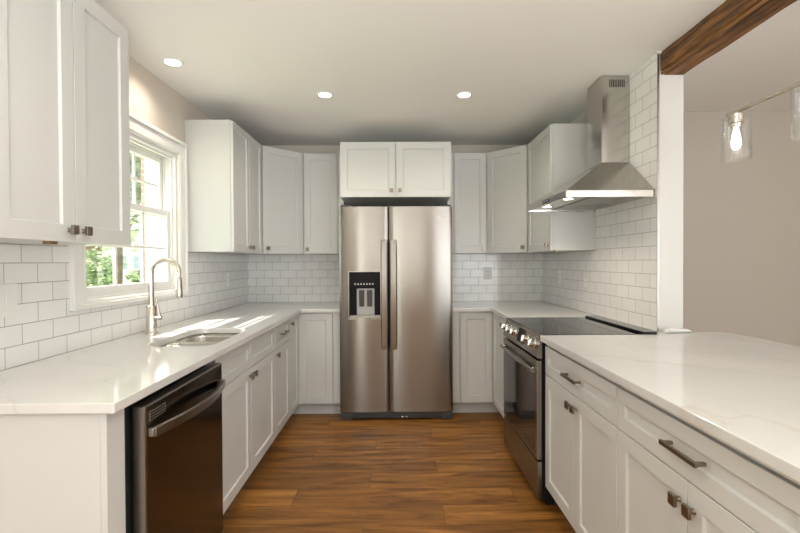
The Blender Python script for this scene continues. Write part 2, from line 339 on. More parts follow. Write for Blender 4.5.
# ---- ceiling beam (two stacked rough boards)
bm = bmesh.new()
n = 60; loops = []
for i in range(n+1):
    y = Y0 + (YP-0.001-Y0)*i/n; j = lambda k=0.0025: random.uniform(-k, k)
    x0, x1 = XR+0.013, XP1-0.004; g = 0.006 + random.random()*0.006
    loops.append([(x0+j(), y, 2.437), (x0+j(), y, 2.345+j(0.004)), (x0+g+0.004, y, 2.338+j()), (x0+0.004+j(), y, 2.330+j(0.003)), (x0+0.006+j(), y, 2.318+j()),
                  (x0+0.014+j(), y, 2.318+j()), (x0+0.018, y, 2.318+g), (x0+0.026+j(), y, 2.318+j()), (x1+j(), y, 2.318+j()), (x1+j(), y, 2.437)])
loft(bm, loops)
tag(obj('ceiling_beam', bm, M_beam), 'rough brown wooden beam under the ceiling, running from the white wall end', 'beam')
# ---- window 1
bm = bmesh.new(); cw = 0.095
def frame_ring(bm, x0, x1, y0, y1, z0, z1, w_, wb=None):
    wb = w_ if wb is None else wb
    box(bm, x0, y0, z0, x1, y0+w_, z1); box(bm, x0, y1-w_, z0, x1, y1, z1); box(bm, x0, y0+w_, z1-w_, x1, y1-w_, z1); box(bm, x0, y0+w_, z0, x1, y1-w_, z0+wb)
frame_ring(bm, XLW, XL+0.010, WY0-cw, WY1+cw, 1.093, WZ1+cw, cw, 0.034)
frame_ring(bm, XL+0.010, XL+0.022, WY0-cw, WY1+cw, 1.093, WZ1+cw, 0.022)
frame_ring(bm, XL+0.010, XL+0.015, WY0-0.02, WY1+0.02, 1.105, WZ1+0.02, 0.014)
win = struct('window_1', bm, M_trim, bevel=0.004)
bm = bmesh.new()
frame_ring(bm, XLW-0.20, XLW+0.001, WY0+0.001, WY1-0.001, WZ0, WZ1-0.001, 0.018, 0.012)
frame_ring(bm, XLW-0.035, XLW-0.02, WY0+0.018, WY1-0.018, WZ0+0.01, WZ1-0.018, 0.014)
frame_ring(bm, XLW-0.078, XLW-0.068, WY0+0.018, WY1-0.018, WZ0+0.01, WZ1-0.018, 0.012)
struct('window_jamb', bm, M_trim, win, 0.002)
def sash(name, x0, x1, y0, y1, z0, z1, st, bot, top, cols, rows):
    bm = bmesh.new(); gy0, gy1, gz0, gz1 = y0+st, y1-st, z0+bot, z1-top
    box(bm, x0, y0, z0, x1, gy0, z1); box(bm, x0, gy1, z0, x1, y1, z1); box(bm, x0, gy0, z0, x1, gy1, gz0); box(bm, x0, gy0, gz1, x1, gy1, z1)
    xm = (x0+x1)/2
    for i in range(1, cols):
        y = gy0 + (gy1-gy0)*i/cols; box(bm, xm-0.006, y-0.008, gz0, xm+0.008, y+0.008, gz1)
    for i in range(1, rows):
        z = gz0 + (gz1-gz0)*i/rows; box(bm, xm-0.0055, gy0, z-0.008, xm+0.0075, gy1, z+0.008)
    s = struct(name, bm, M_trim, win, 0.0015)
    struct('window_pane', B((xm-0.002, gy0, gz0, xm+0.001, gy1, gz1)), M_pane, s); return s
sash('lower_sash', XLW-0.066, XLW-0.036, WY0+0.02, WY1-0.02, WZ0+0.013, 1.645, 0.042, 0.055, 0.036, 3, 2)
sash('upper_sash', XLW-0.112, XLW-0.080, WY0+0.02, WY1-0.02, 1.60, WZ1-0.02, 0.042, 0.05, 0.045, 3, 2)
bm = bmesh.new(); lathe(bm, (XLW-0.05, 2.52, 1.6455), [(0.016, 0), (0.016, 0.008), (0.009, 0.012), (0.009, 0.016)], 16); box(bm, XLW-0.056, 2.50, 1.6535, XLW-0.044, 2.555, 1.6605)
struct('sash_lock', bm, M_trim, win)
# ---- outside
struct('ground', B((-90, -40, -0.5, -1.7, 110, -0.4)), M_lawn)
struct('wall_exterior', B((-2.95, 5.2, -0.4, -1.68, 5.5, 4.2)), M_brick)
def house():
    th = thing('house', 'brick and white house across the lawn, seen through the kitchen window', 'house', (-27, 44, -0.4), R(31))
    obj('wall', B((-9, 0, 0, -1.5, 8, 3.3), (3.5, 0, 0, 10, 8, 3.3)), M_brick, th)
    obj('siding_panel', B((-1.5, -0.4, 0, 3.5, 8, 3.3)), M_trim, th)
    bm = bmesh.new(); prism(bm, [(-0.8, 3.3), (8.6, 3.3), (3.9, 6.2)], -9.5, 10.5, 'x'); obj('roof', bm, M_roof, th)
    for x in (-5.5, 0.0, 1.5, 6.5):
        y = -0.4 if -1.5 < x < 3.5 else 0
        wf = obj('window', B((x-0.6, y-0.06, 1.0, x+0.6, y-0.001, 2.5)), M_trim, th)
        obj('pane', B((x-0.48, y-0.08, 1.1, x-0.03, y-0.062, 1.72), (x+0.03, y-0.08, 1.1, x+0.48, y-0.062, 1.72), (x-0.48, y-0.08, 1.78, x-0.03, y-0.062, 2.4), (x+0.03, y-0.08, 1.78, x+0.48, y-0.062, 2.4)), M_bluewin, wf)
    return th
house()
def foliage(c, rad, n, s):
    bm = bmesh.new()
    for i in range(n):
        d = Vector((random.gauss(0, 1), random.gauss(0, 1), random.gauss(0, 1))).normalized()*random.random()**0.4
        k = 0.75 + 0.25*math.sin(d.x*7+c[0])*math.sin(d.z*6+d.y*5)
        p = Vector((c[0]+d.x*rad[0]*k, c[1]+d.y*rad[1]*k, c[2]+d.z*rad[2]*k)); q = Matrix.Rotation(random.uniform(0, 6.28), 3, 'Z') @ Matrix.Rotation(random.uniform(0, 3.1), 3, 'X')
        vv = [bm.verts.new(p + q @ Vector(v)*s) for v in ((-0.5, 0, 0), (0, -0.3, 0.08), (0.6, 0, 0), (0, 0.3, 0.08))]; bm.faces.new(vv)
    return bm
def tree(name, label, x, y, h, rad, n, s, cat='tree', grp=None):
    th = thing(name, label, cat, (x, y, -0.4), 0, grp); bm = bmesh.new()
    tube(bm, [(0, 0, 0), (0.05, 0, h*0.3), (0.0, 0.08, h*0.6), (0.1, 0, h*0.85)], [0.016*h, 0.014*h, 0.011*h, 0.006*h], 10)
    for a in range(5): tube(bm, [(0, 0, h*0.35+a*0.08*h), (math.cos(a*2.2)*rad[0]*0.6, math.sin(a*2.2)*rad[1]*0.6, h*0.55+a*0.08*h)], [0.012*h, 0.005*h], 8)
    obj('trunk', bm, M_bark, th); obj('foliage', foliage((0, 0, h-rad[2]*0.75), rad, n, s), M_leaf, th)
tree('tree', 'leafy green tree beside the brick wall outside the upper window sash', -7.65, 12.3, 6.6, (1.7, 1.7, 2.7), 6000, 0.22)
tree('small_tree', 'low leafy tree on the lawn behind the lower window sash', -10.5, 15.2, 2.2, (1.3, 1.3, 1.05), 3000, 0.16)
for x, y, r_, lb in ((-25.5, 38, 1.0, 'round green bush in front of the white part of the far house'), (-22.5, 39.5, 1.2, 'green bush at the right end of the row before the far house'), (-29.5, 37, 1.1, 'green bush at the left end of the row before the far house')):
    tag(obj('bush', foliage((x, y, 0.15), (r_*1.4, r_, 0.8), 900, 0.3), M_leaf), lb, 'bush', 'bushes in front of the far house')
# ------------------------------------------------------------------ cabinetry
def shaker(w_, h, t=0.019, s=0.057, rec=0.009):
    """shaker door in x 0..w, z 0..h, front face at y=-t"""
    bm = bmesh.new(); s = min(s, w_*0.32, h*0.34)
    o = [(0, 0), (w_, 0), (w_, h), (0, h)]; i1 = [(s, s), (w_-s, s), (w_-s, h-s), (s, h-s)]; e = 0.0035
    i2 = [(s+e, s+e), (w_-s-e, s+e), (w_-s-e, h-s-e), (s+e, h-s-e)]
    V = lambda pts, y: [bm.verts.new((x, y, z)) for x, z in pts]
    bk, fr, a, b_ = V(o, 0), V(o, -t), V(i1, -t), V(i2, -t+rec)
    bm.faces.new(bk); bm.faces.new(b_)
    for p, q in ((bk, fr), (fr, a), (a, b_)):
        for i in range(4): bm.faces.new((p[i], p[(i+1) % 4], q[(i+1) % 4], q[i]))
    return bm
def place(o, x, y, z): o.location = (x, y, z); return o
def knob(parent, x, z, t=0.019):
    bm = bmesh.new(); lathe(bm, (0, 0, 0), [(0.009, -0.001), (0.0065, -0.005), (0.006, -0.018)], 16, 'y'); box(bm, -0.014, -0.027, -0.016, 0.014, -0.017, 0.016)
    return place(obj('knob', bm, M_knobm, parent, 0.0012, True), x, -t, z)
def pull(parent, x, z, L=0.155, t=0.019):
    bm = bmesh.new(); h = L/2
    box(bm, -h, -0.034, -0.0065, h, -0.024, 0.0065); box(bm, -h+0.004, -0.025, -0.005, -h+0.015, 0.0, 0.005); box(bm, h-0.015, -0.025, -0.005, h-0.004, 0.0, 0.005)
    return place(obj('handle', bm, M_knobm, parent, 0.0015, True), x, -t, z)
def door(parent, x0, x1, z0, z1, kn=None, name='door', s=0.057):
    g = 0.0021
    d = place(obj(name, shaker(x1-x0-2*g, z1-z0-2*g, s=s), M_cab, parent, 0.0012), x0+g, 0, z0+g)
    if kn == 'pull': pull(d, (x1-x0)/2, (z1-z0)/2)
    elif kn: knob(d, kn[0]-x0-g, kn[1]-z0-g)
    return d
def cabinet(name, label, cat, loc, rotz, w_, depth, z0, z1, group=None, hole=None):
    th = thing(name, label, cat, loc, rotz, group)
    bm = bmesh.new()
    if hole:   # open-topped carcass for the sink
        box(bm, 0, 0.001, z0, 0.018, depth, z1); box(bm, w_-0.018, 0.001, z0, w_, depth, z1); box(bm, 0.018, 0.001, z0, w_-0.018, depth, z0+0.018)
        box(bm, 0.018, depth-0.012, z0+0.018, w_-0.018, depth, z1); box(bm, 0.018, 0.001, z0+0.018, w_-0.018, 0.019, z1)
    else: box(bm, 0, 0.001, z0, w_, depth, z1)
    obj('cabinet_body', bm, M_cab, th, 0.001); return th
UP = 'white shaker wall cabinets'; LO = 'white shaker base cabinets'
ud = 0.302; fx = 0.325-0.019
# upper near left (facing +x)
c = cabinet('wall_cabinet', 'white two-door shaker wall cabinet nearest the camera, left of the window', 'cabinet', (XL+fx, 1.249, 0), R(90), 0.650, fx+0.006, ZB+0.004, ZT, UP)
door(c, 0, 0.325, ZB, ZT-0.003, (0.325-0.034, 1.42)); door(c, 0.325, 0.650, ZB, ZT-0.003, (0.325+0.034, 1.42))
obj('shelf_clip', B((0.270, 0.03, ZB-0.006, 0.305, 0.055, ZB+0.0038)), M_brass, c)
# upper left far
yU = 3.092
c = cabinet('wall_cabinet', 'white two-door shaker wall cabinet right of the window, beside the diagonal corner', 'cabinet', (XL+fx, yU, 0), R(90), 3.748-yU, fx+0.006, ZB+0.004, ZT, UP)
ym = 3.433-yU
door(c, 0, ym, ZB, ZT-0.003, (ym-0.034, 1.42), s=0.05); door(c, ym, 3.748-yU, ZB, ZT-0.003, (ym+0.034, 1.42), s=0.05)
# diagonal corners
def diag(side):
    e = 0.001
    if side < 0:
        x0, x1, y0, y1 = XL+0.325, XL+0.61, D-0.61, D-0.325
        pts = [(XLW+0.002, y0+e), (x0-0.014, y0+e), (x1-e, y1+0.014), (x1-e, DW_-0.002), (XLW+0.002, DW_-0.002)]
        org = (x0, y0); ang = 45; lb = 'white diagonal corner wall cabinet in the left back corner'
    else:
        x0, x1, y0, y1 = XR-0.61, XR-0.325, D-0.325, D-0.61
        pts = [(XRW-0.002, y1+e), (x1+0.014, y1+e), (x0+e, y0+0.014), (x0+e, DW_-0.002), (XRW-0.002, DW_-0.002)]
        org = (x0, y0); ang = -45; lb = 'white diagonal corner wall cabinet in the right back corner'
    th = thing('corner_wall_cabinet', lb, 'cabinet', (org[0], org[1], 0), R(ang), 'white diagonal corner wall cabinets')
    bm = bmesh.new(); prism(bm, pts, ZB+0.004, ZT)
    bmesh.ops.transform(bm, matrix=Matrix.Rotation(-R(ang), 4, 'Z') @ Matrix.Translation((-org[0], -org[1], 0)), verts=bm.verts)
    obj('cabinet_body', bm, M_cab, th, 0.001)
    L = 0.285*math.sqrt(2); d = door(th, 0.004, L-0.004, ZB, ZT-0.003, None, s=0.057)
    d.location.y = 0.012
    knob(d, 0.034 if side < 0 else L-0.008-0.034, 1.42-ZB); return th
diag(-1); diag(1)
# back uppers (facing -y)
yF = D-0.325+0.019
c = cabinet('wall_cabinet', 'narrow white shaker wall cabinet left of the fridge cabinet', 'cabinet', (XL+0.612, yF, 0), 0, 0.365, DW_-0.002-yF, ZB+0.004, ZT, UP)
door(c, 0, 0.305, ZB, ZT-0.003, (0.036, 1.42)); obj('filler', B((0.307, -0.012, ZB, 0.362, 0, ZT)), M_cab, c, 0.001)
c = cabinet('wall_cabinet', 'narrow white shaker wall cabinet right of the fridge cabinet', 'cabinet', (0.464, yF, 0), 0, XR-0.612-0.464, DW_-0.002-yF, ZB+0.004, ZT, UP)
door(c, 0.062, 0.357, ZB, ZT-0.003, (0.357-0.034, 1.42)); obj('filler', B((0.003, -0.012, ZB, 0.060, 0, ZT)), M_cab, c, 0.001)
# fridge cabinet
c = cabinet('fridge_cabinet', 'white two-door wall cabinet above the refrigerator', 'cabinet', (-0.4586, 3.683, 0), 0, 0.9146, DW_-0.002-3.683, 1.838, ZT)
door(c, 0, 0.4573, 1.834, ZT, (0.4573-0.034, 1.888)); door(c, 0.4573, 0.9146, 1.834, ZT, (0.4573+0.034, 1.888))
# right upper (facing -x), local x runs towards the camera
c = cabinet('wall_cabinet', 'white single-door wall cabinet behind the range hood', 'cabinet', (XR-fx, 3.748, 0), R(-90), 3.748-3.196, fx+0.006, ZB+0.004, ZT, UP)
door(c, 0, 0.552, ZB, ZT-0.003, (0.552-0.038, 1.42)); obj('shelf_clip', B((0.50, 0.02, ZB-0.005, 0.545, 0.045, ZB+0.0038)), M_brass, c)
# ---- base cabinets
TK = 0.114; ZD = 0.882; bx = 0.625-0.019       # carcass face distance from wall
def toe(th, w_, depth): obj('toe_kick', B((0, 0.075, 0, w_, min(depth, 0.093), TK-0.001)), M_cab, th)
zs = 0.712   # split between drawer and door
gap = 0.003
# left run
ep = thing('base_end_panel', 'white end panel closing the left cabinet run before the dishwasher', 'panel', (XL+0.606, 1.264, 0), R(90))
obj('end_panel', B((0, 0.0, 0, 0.018, 0.606, 0.883)), M_cab, ep, 0.001); obj('filler', B((0, -0.019, 0, 0.083, -0.0005, 0.883)), M_cab, ep, 0.001)
XF = XL + bx
c = cabinet('sink_base_cabinet', 'white sink base cabinet between dishwasher and corner, with two blank drawer fronts', 'cabinet', (XF, 2.022, 0), R(90), 0.982, bx-0.002, TK, ZD, LO, hole=True)
toe(c, 0.982, 0.6); sp = 2.516-2.022
for a, b_ in ((0, sp), (sp, 0.982)): door(c, a, b_, zs, ZD-gap, None, 'drawer_front', s=0.045)
door(c, 0, sp, TK, zs, (sp-0.034, 0.672)); door(c, sp, 0.982, TK, zs, (sp+0.034, 0.672))
c = cabinet('base_cabinet', 'white base cabinet with one drawer, left of the back corner', 'cabinet', (XF, 3.006, 0), R(90), 0.412, bx-0.002, TK, ZD, LO)
toe(c, 0.412, 0.6); door(c, 0, 0.412, zs, ZD-gap, 'pull', 'drawer', s=0.045); door(c, 0, 0.412, TK, zs, (0.04, 0.672))
def susan(side):
    e = 0.001
    if side < 0:
        a = 3.42; pts = [(XLW+0.002, a), (XF, a), (XF, D-bx), (-0.536, D-bx), (-0.536, DW_-0.002), (XLW+0.002, DW_-0.002)]
        org = (XF, a); ang = 90; lb = 'white L-shaped corner base cabinet in the left back corner'
        tk = [(XLW+0.002, a), (XF-0.075, a), (XF-0.075, D-bx+0.075), (-0.536, D-bx+0.075), (-0.536, DW_-0.002), (XLW+0.002, DW_-0.002)]
    else:
        a = 3.082; g = XR-bx; pts = [(XRW-0.002, a), (g, a), (g, D-bx), (0.532, D-bx), (0.532, DW_-0.002), (XRW-0.002, DW_-0.002)]
        org = (0.532, D-bx); ang = 0; lb = 'white L-shaped corner base cabinet between fridge and range'
        tk = [(XRW-0.002, a), (g+0.075, a), (g+0.075, D-bx+0.075), (0.532, D-bx+0.075), (0.532, DW_-0.002), (XRW-0.002, DW_-0.002)]
    th = thing('corner_base_cabinet', lb, 'cabinet', (org[0], org[1], 0), 0, 'white L-shaped corner base cabinets')
    for nm, P, z0, z1 in (('cabinet_body', pts, TK, ZD), ('toe_kick', tk, 0, TK-0.001)):
        bm = bmesh.new(); prism(bm, P, z0, z1); obj(nm, bm, M_cab, th, 0.001, off=(org[0], org[1], 0))
    def leaf(x, y, rz, w_, kn, s=0.057):
        d = obj('door', shaker(w_, ZD-gap-TK-0.003, s=s), M_cab, th, 0.0012); d.rotation_euler.z = R(rz); d.location = (x-org[0], y-org[1], TK+0.0015)
        if kn is not None: knob(d, kn, 0.825-TK)
    if side < 0:
        leaf(XF+0.0005, a+0.002, 90, D-bx-0.022-a, 0.05, 0.05); leaf(XF+0.021, D-bx-0.0005, 0, -0.536-XF-0.022, None)
        fl, x0, x1 = 'filler', -0.534, -0.475
    else:
        leaf(g-0.0005, D-bx-0.022, -90, D-bx-0.024-a, D-bx-0.024-a-0.28, 0.05); leaf(0.534, D-bx-0.0005, 0, g-0.021-0.536, None)
        fl, x0, x1 = 'filler', 0.470, 0.530
    obj(fl, B((x0, D-bx-0.010, 0.114, x1, D-bx+0.010, ZD), (x0, D-bx+0.075, 0.0, x1, D-bx+0.09, 0.113)), M_cab, th, 0.001, off=(org[0], org[1], 0))
susan(-1); susan(1)
# peninsula (facing -x); doors front at x=.781
XPF = 0.800
c = cabinet('base_cabinet', 'white drawer-over-doors peninsula cabinet next to the range', 'cabinet', (XPF, 2.337, 0), R(-90), 0.764, 0.585, TK, ZD, LO)
toe(c, 0.764, 0.58); door(c, 0, 0.764, zs, ZD-0.022, 'pull', 'drawer', s=0.05); door(c, 0, 0.382, TK, zs, (0.382-0.03, 0.66)); door(c, 0.382, 0.764, TK, zs, (0.382+0.03, 0.66))
obj('top_rail', B((0, -0.013, ZD-0.019, 0.764, 0.0005, ZD)), M_cab, c)
c = cabinet('base_cabinet', 'white drawer-over-doors peninsula cabinet at the right picture edge', 'cabinet', (XPF, 1.571, 0), R(-90), 0.764, 0.585, TK, ZD, LO)
toe(c, 0.764, 0.58); door(c, 0, 0.764, zs, ZD-0.022, 'pull', 'drawer', s=0.05); door(c, 0, 0.382, TK, zs, (0.382-0.03, 0.645)); door(c, 0.382, 0.764, TK, zs, (0.382+0.03, 0.645))
obj('top_rail', B((0, -0.013, ZD-0.019, 0.764, 0.0005, ZD)), M_cab, c)
pp = tag(obj('peninsula_back_panel', B((1.387, 0.787, 0, 1.405, 2.41, 0.883)), M_cab), 'white back panel under the peninsula overhang', 'panel')
# ------------------------------------------------------------------ counters
XCL, XCR = -0.789, 0.790; CT0 = 0.884
SX0, SX1, SY0, SY1 = -1.195, -0.872, 2.088, 2.662
bm = bmesh.new(); yc = D-0.650
plate(bm, [(XL+0.001, 1.247), (XCL, 1.247), (XCL, yc), (-0.471, yc), (-0.471, D-0.001), (XL+0.001, D-0.001)], [[p[:2] for p in rrect(SX0, SY0, SX1, SY1, 0.085, 0, 8)][::-1]], CT0, ZC)
tag(obj('countertop', bm, M_quartz, bevel=0.003), 'white quartz countertop along the window wall, with the sink cutout', 'countertop', 'white quartz countertops')
bm = bmesh.new(); plate(bm, [(0.466, yc), (XCR, yc), (XCR, 3.083), (XR-0.001, 3.083), (XR-0.001, D-0.001), (0.466, D-0.001)], [], CT0, ZC)
tag(obj('countertop', bm, M_quartz, bevel=0.003), 'small white quartz countertop in the corner between fridge and range', 'countertop', 'white quartz countertops')
bm = bmesh.new(); plate(bm, [(0.756, 0.76), (1.86, 0.76), (1.80, 2.38), (1.79, 2.426), (XR-0.001, 2.426), (XR-0.001, 3.081), (1.388, 3.081), (1.388, 2.340), (0.756, 2.340)], [], CT0, ZC)
tag(obj('countertop', bm, M_quartz, bevel=0.003), 'wide white quartz peninsula countertop in front of the range', 'countertop', 'white quartz countertops')
# ---- sink
sk = thing('sink', 'double-bowl stainless undermount sink below the window', 'sink', (-1.03, 2.375, 0.884)); so = (-1.03, 2.375, 0.884)
mid = 2.375; e = 0.008; b1 = (SX0-e, SY0-e, SX1+e, mid-0.012); b2 = (SX0-e, mid+0.012, SX1+e, SY1+e)
bm = bmesh.new()
plate(bm, [p[:2] for p in rrect(SX0-0.03, SY0-0.03, SX1+0.03, SY1+0.03, 0.1, 0, 8)], [[p[:2] for p in rrect(*b, 0.07, 0, 8)][::-1] for b in (b1, b2)], 0.8805, 0.8835)
obj('rim', bm, M_sink, sk, 0.001, off=so)
for b in (b1, b2):
    bm = bmesh.new(); x0, y0, x1, y1 = b
    prof = [(0, 0.8820, .07), (0.002, 0.86, .07), (0.008, 0.74, .065), (0.02, 0.712, .06), (0.045, 0.702, .05), (0.10, 0.700, .03)]
    loft(bm, [rrect(x0+i, y0+i, x1-i, y1-i, r_, z, 8) for i, z, r_ in prof], False, True)
    bo = obj('bowl', bm, M_sink, sk, 0, True, off=so)
    sol = bo.modifiers.new('thickness', 'SOLIDIFY'); sol.thickness = 0.0015; sol.offset = -1
    bm = bmesh.new(); lathe(bm, ((x0+x1)/2, (y0+y1)/2, 0.7005), [(0.045, 0), (0.043, 0.003), (0.034, 0.002), (0.03, 0.0005)], 24); obj('drain', bm, M_chrome, bo, 0, True, off=so)
# ---- faucet
fo = (-1.366, 2.494, ZC); fa = thing('faucet', 'brushed nickel gooseneck faucet with pull-down spray behind the sink', 'faucet', fo)
bm = bmesh.new(); lathe(bm, (0, 0, 0), [(0.032, 0), (0.032, 0.006), (0.027, 0.010), (0.0265, 0.150), (0.024, 0.154)], 28); obj('base', bm, M_nickel, fa, 0, True)
rc = 0.078; pts = [(0, 0, 0.15), (0, 0, 0.20), (0, 0, 0.26), (0, 0, 0.33)]
for i in range(1, 13):
    a = math.pi*i/13*1.02; pts.append((rc-rc*math.cos(a), -0.0*i, 0.33+rc*math.sin(a)*1.0))
bm = bmesh.new(); tube(bm, pts, 0.0150, 18); obj('neck', bm, M_nickel, fa, 0, True)
px, pz = pts[-1][0], pts[-1][2]
bm = bmesh.new(); lathe(bm, (px, 0, pz), [(0.010, 0.004), (0.0125, 0), (0.0125, -0.018), (0.009, -0.022), (0.009, -0.032), (0.0155, -0.040), (0.0185, -0.135), (0.0175, -0.145), (0.012, -0.147)], 24); obj('spray_head', bm, M_nickel, fa, 0, True)
bm = bmesh.new(); tube(bm, [(0.0, 0, 0.085), (0.058, -0.008, 0.085)], 0.012, 16); tube(bm, [(0.05, -0.007, 0.09), (0.040, -0.006, 0.14), (0.030, -0.006, 0.20)], [0.008, 0.006, 0.0045], 12); obj('lever', bm, M_nickel, fa, 0, True)
# ------------------------------------------------------------------ dishwasher
do = (-0.84, 1.69, 0); dw = thing('dishwasher', 'dark stainless dishwasher with arched bar handle under the left counter', 'dishwasher', do)
dx = -0.782; y0, y1 = 1.385, 1.995
obj('tub', B((XL+0.03, y0+0.004, 0.10, XL+0.595, y1+0.004, 0.845)), M_dkgrey, dw, off=do)
obj('door', B((-0.824, y0, 0.105, dx-0.001, y1, 0.858)), M_dwsilver, dw, 0.003, off=do)
fp = obj('front_panel', B((dx-0.001, y0+0.012, 0.11, dx+0.0012, y1-0.004, 0.853)), M_dwsteel, dw, 0.001, off=do)
obj('toe_panel', B((-0.93, y0, 0.0, -0.90, y1, 0.10)), M_dark, dw, off=do)
n = 16; pts = []
for i in range(n+1):
    t = i/n; pts.append((dx+0.016+0.042*math.sin(math.pi*t), y0+0.022+(y1-y0-0.04)*t, 0.772-0.0*t))
bm = bmesh.new(); tube(bm, pts, 0, sq=(0.015, 0.007))
box(bm, dx, y0+0.014, 0.759, dx+0.018, y0+0.03, 0.785); box(bm, dx, y1-0.030, 0.759, dx+0.018, y1-0.014, 0.785)
obj('handle', bm, M_dwsilver, dw, 0.002, True, off=do)
bm = B((dx+0.001, 1.405, 0.806, dx+0.003, 1.505, 0.836)); vt = obj('vent', bm, M_nickel, dw, 0.0005, off=do)
for k in range(3): obj('slot', B((dx+0.0031, 1.411, 0.8095+k*0.009, dx+0.0036, 1.499, 0.8150+k*0.009)), M_dark, vt, off=do)
# ------------------------------------------------------------------ refrigerator
fo = (-0.0045, 3.70, 0); fr = thing('refrigerator', 'stainless side-by-side refrigerator with water dispenser at the back wall', 'refrigerator', fo)
FX0, FX1, FS, FY = -0.467, 0.462, -0.063, 3.655
obj('fridge_body', B((FX0+0.006, FY+0.085, 0.03, FX1-0.006, D-0.02, 1.735)), M_dkgrey, fr, 0.003, off=fo)
def fdoor(x0, x1, hole=None):
    """slightly bowed door slab: columns across x, front surface bulges towards -y"""
    bm = bmesh.new(); n = 28; z0, z1 = 0.068, 1.757
    def yf(t): return FY + 0.012*(2*t-1)**2 + 0.004*(max(0, abs(2*t-1)-0.94)/0.06)**2
    xs = [x0+(x1-x0)*i/n for i in range(n+1)]
    if hole: xs = sorted(set([x for x in xs if abs(x-hole[0]) > 0.006 and abs(x-hole[1]) > 0.006] + [hole[0], hole[1]]))
    zs_ = [z0, z1] if not hole else [z0, hole[2], hole[3], z1]
    g = {}; gb = {}
    for i, x in enumerate(xs):
        for j, z in enumerate(zs_):
            g[i, j] = bm.verts.new((x, yf((x-x0)/(x1-x0)), z)); gb[i, j] = bm.verts.new((x, FY+0.08, z))
    def q(*v): bm.faces.new(v)
    nx, nz = len(xs)-1, len(zs_)-1
    for i in range(nx):
        for j in range(nz):
            q(gb[i, j], gb[i, j+1], gb[i+1, j+1], gb[i+1, j])
            if hole and j == 1 and hole[0]-1e-6 <= xs[i] and xs[i+1] <= hole[1]+1e-6: continue
            q(g[i, j], g[i+1, j], g[i+1, j+1], g[i, j+1])
        q(g[i, 0], gb[i, 0], gb[i+1, 0], g[i+1, 0]); q(g[i, nz], g[i+1, nz], gb[i+1, nz], gb[i, nz])
    for j in range(nz):
        q(g[0, j], g[0, j+1], gb[0, j+1], gb[0, j]); q(g[nx, j], gb[nx, j], gb[nx, j+1], g[nx, j+1])
    return bm
H = (-0.389, -0.132, 0.848, 1.222)
d1 = obj('freezer_door', fdoor(FX0, FS-0.0045, H), M_steel, fr, 0, True, off=fo)
d2 = obj('fridge_door', fdoor(FS+0.0045, FX1), M_steel, fr, 0, True, off=fo)
obj('door_gasket', B((FS-0.006, FY+0.03, 0.07, FS+0.006, FY+0.084, 1.74)), M_dark, fr, off=fo)
for x0, x1, p_ in ((-0.121, -0.077, d1), (-0.046, 0.000, d2)):
    bm = bmesh.new(); xc = (x0+x1)/2
    tube(bm, [(xc, FY-0.022, 0.592), (xc, FY-0.030, 0.64), (xc, FY-0.036, 1.04), (xc, FY-0.030, 1.44), (xc, FY-0.022, 1.482)], 0, sq=(0.009, (x1-x0)/2))
    for z in (0.605, 1.469): box(bm, x0+0.006, FY-0.02, z-0.012, x1-0.006, FY+0.016, z+0.012)
    obj('handle', bm, M_steel, p_, 0.003, True, off=fo)
# dispenser
ds = obj('dispenser', B((H[0]-0.004, FY+0.001, H[2]-0.016, H[1]+0.004, FY+0.012, H[2]), (H[0]-0.004, FY+0.001, H[3], H[1]+0.004, FY+0.012, H[3]+0.005), (H[0]-0.005, FY+0.001, H[2], H[0], FY+0.012, H[3]), (H[1], FY+0.001, H[2], H[1]+0.005, FY+0.012, H[3])), M_dwsilver, d1, off=fo)
bm = B((H[0], FY+0.060, H[2], H[1], FY+0.070, 1.10), (H[0], FY+0.014, H[2], H[0]+0.004, FY+0.06, 1.10), (H[1]-0.004, FY+0.014, H[2], H[1], FY+0.06, 1.10), (H[0], FY+0.012, 1.10, H[1], FY+0.070, H[3]))
obj('recess', bm, M_dark, ds, off=fo)
obj('drip_tray', B((H[0]+0.004, FY+0.008, H[2]+0.0005, H[1]-0.004, FY+0.06, H[2]+0.014)), M_greypl, ds, 0.002, off=fo)
obj('nozzle_panel', B((-0.330, FY+0.045, H[2]+0.014, -0.182, FY+0.0595, 1.085)), M_greypl, ds, 0.006, off=fo)
for x in (-0.288, -0.222):
    bm = bmesh.new(); prism(bm, [(x-0.022, 1.07), (x+0.022, 1.07), (x+0.020, 0.935), (x-0.020, 0.935)], FY+0.030, FY+0.0445, 'y'); obj('paddle', bm, M_dkgrey, ds, 0.002, off=fo)
bm = bmesh.new()
for k in range(7): box(bm, -0.345+k*0.024, FY+0.0112, 1.118, -0.345+k*0.024+0.013, FY+0.0118, 1.124)
for k in range(7): box(bm, -0.343+k*0.024, FY+0.0112, 1.128, -0.343+k*0.024+0.008, FY+0.0118, 1.131)
obj('control_icons', bm, M_plate, ds, off=fo)
obj('base_grille', B((FX0+0.004, FY+0.018, 0.012, FX1-0.004, FY+0.06, 0.064), (FX0+0.004, FY+0.004, 0.004, FX0+0.10, FY+0.02, 0.050), (FX1-0.10, FY+0.004, 0.004, FX1-0.004, FY+0.02, 0.050)), M_dkgrey, fr, 0.003, off=fo)
for x in (FX0+0.02, FX1-0.06): obj('foot', B((x, FY+0.03, 0.0, x+0.04, FY+0.07, 0.012)), M_dark, fr, off=fo)
for x in (0.035, 0.068): obj('grille_screw', B((x, FY+0.014, 0.018, x+0.02, FY+0.018, 0.028)), M_chrome, fr, 0.001, off=fo)
obj('hinge_cover', B((FX0+0.01, FY+0.03, 1.7575, FX0+0.09, FY+0.14, 1.775), (FX1-0.09, FY+0.03, 1.7575, FX1-0.01, FY+0.14, 1.775), (FX0+0.09, FY+0.09, 1.7355, FX1-0.09, FY+0.14, 1.765)), M_dkgrey, fr, 0.003, off=fo)
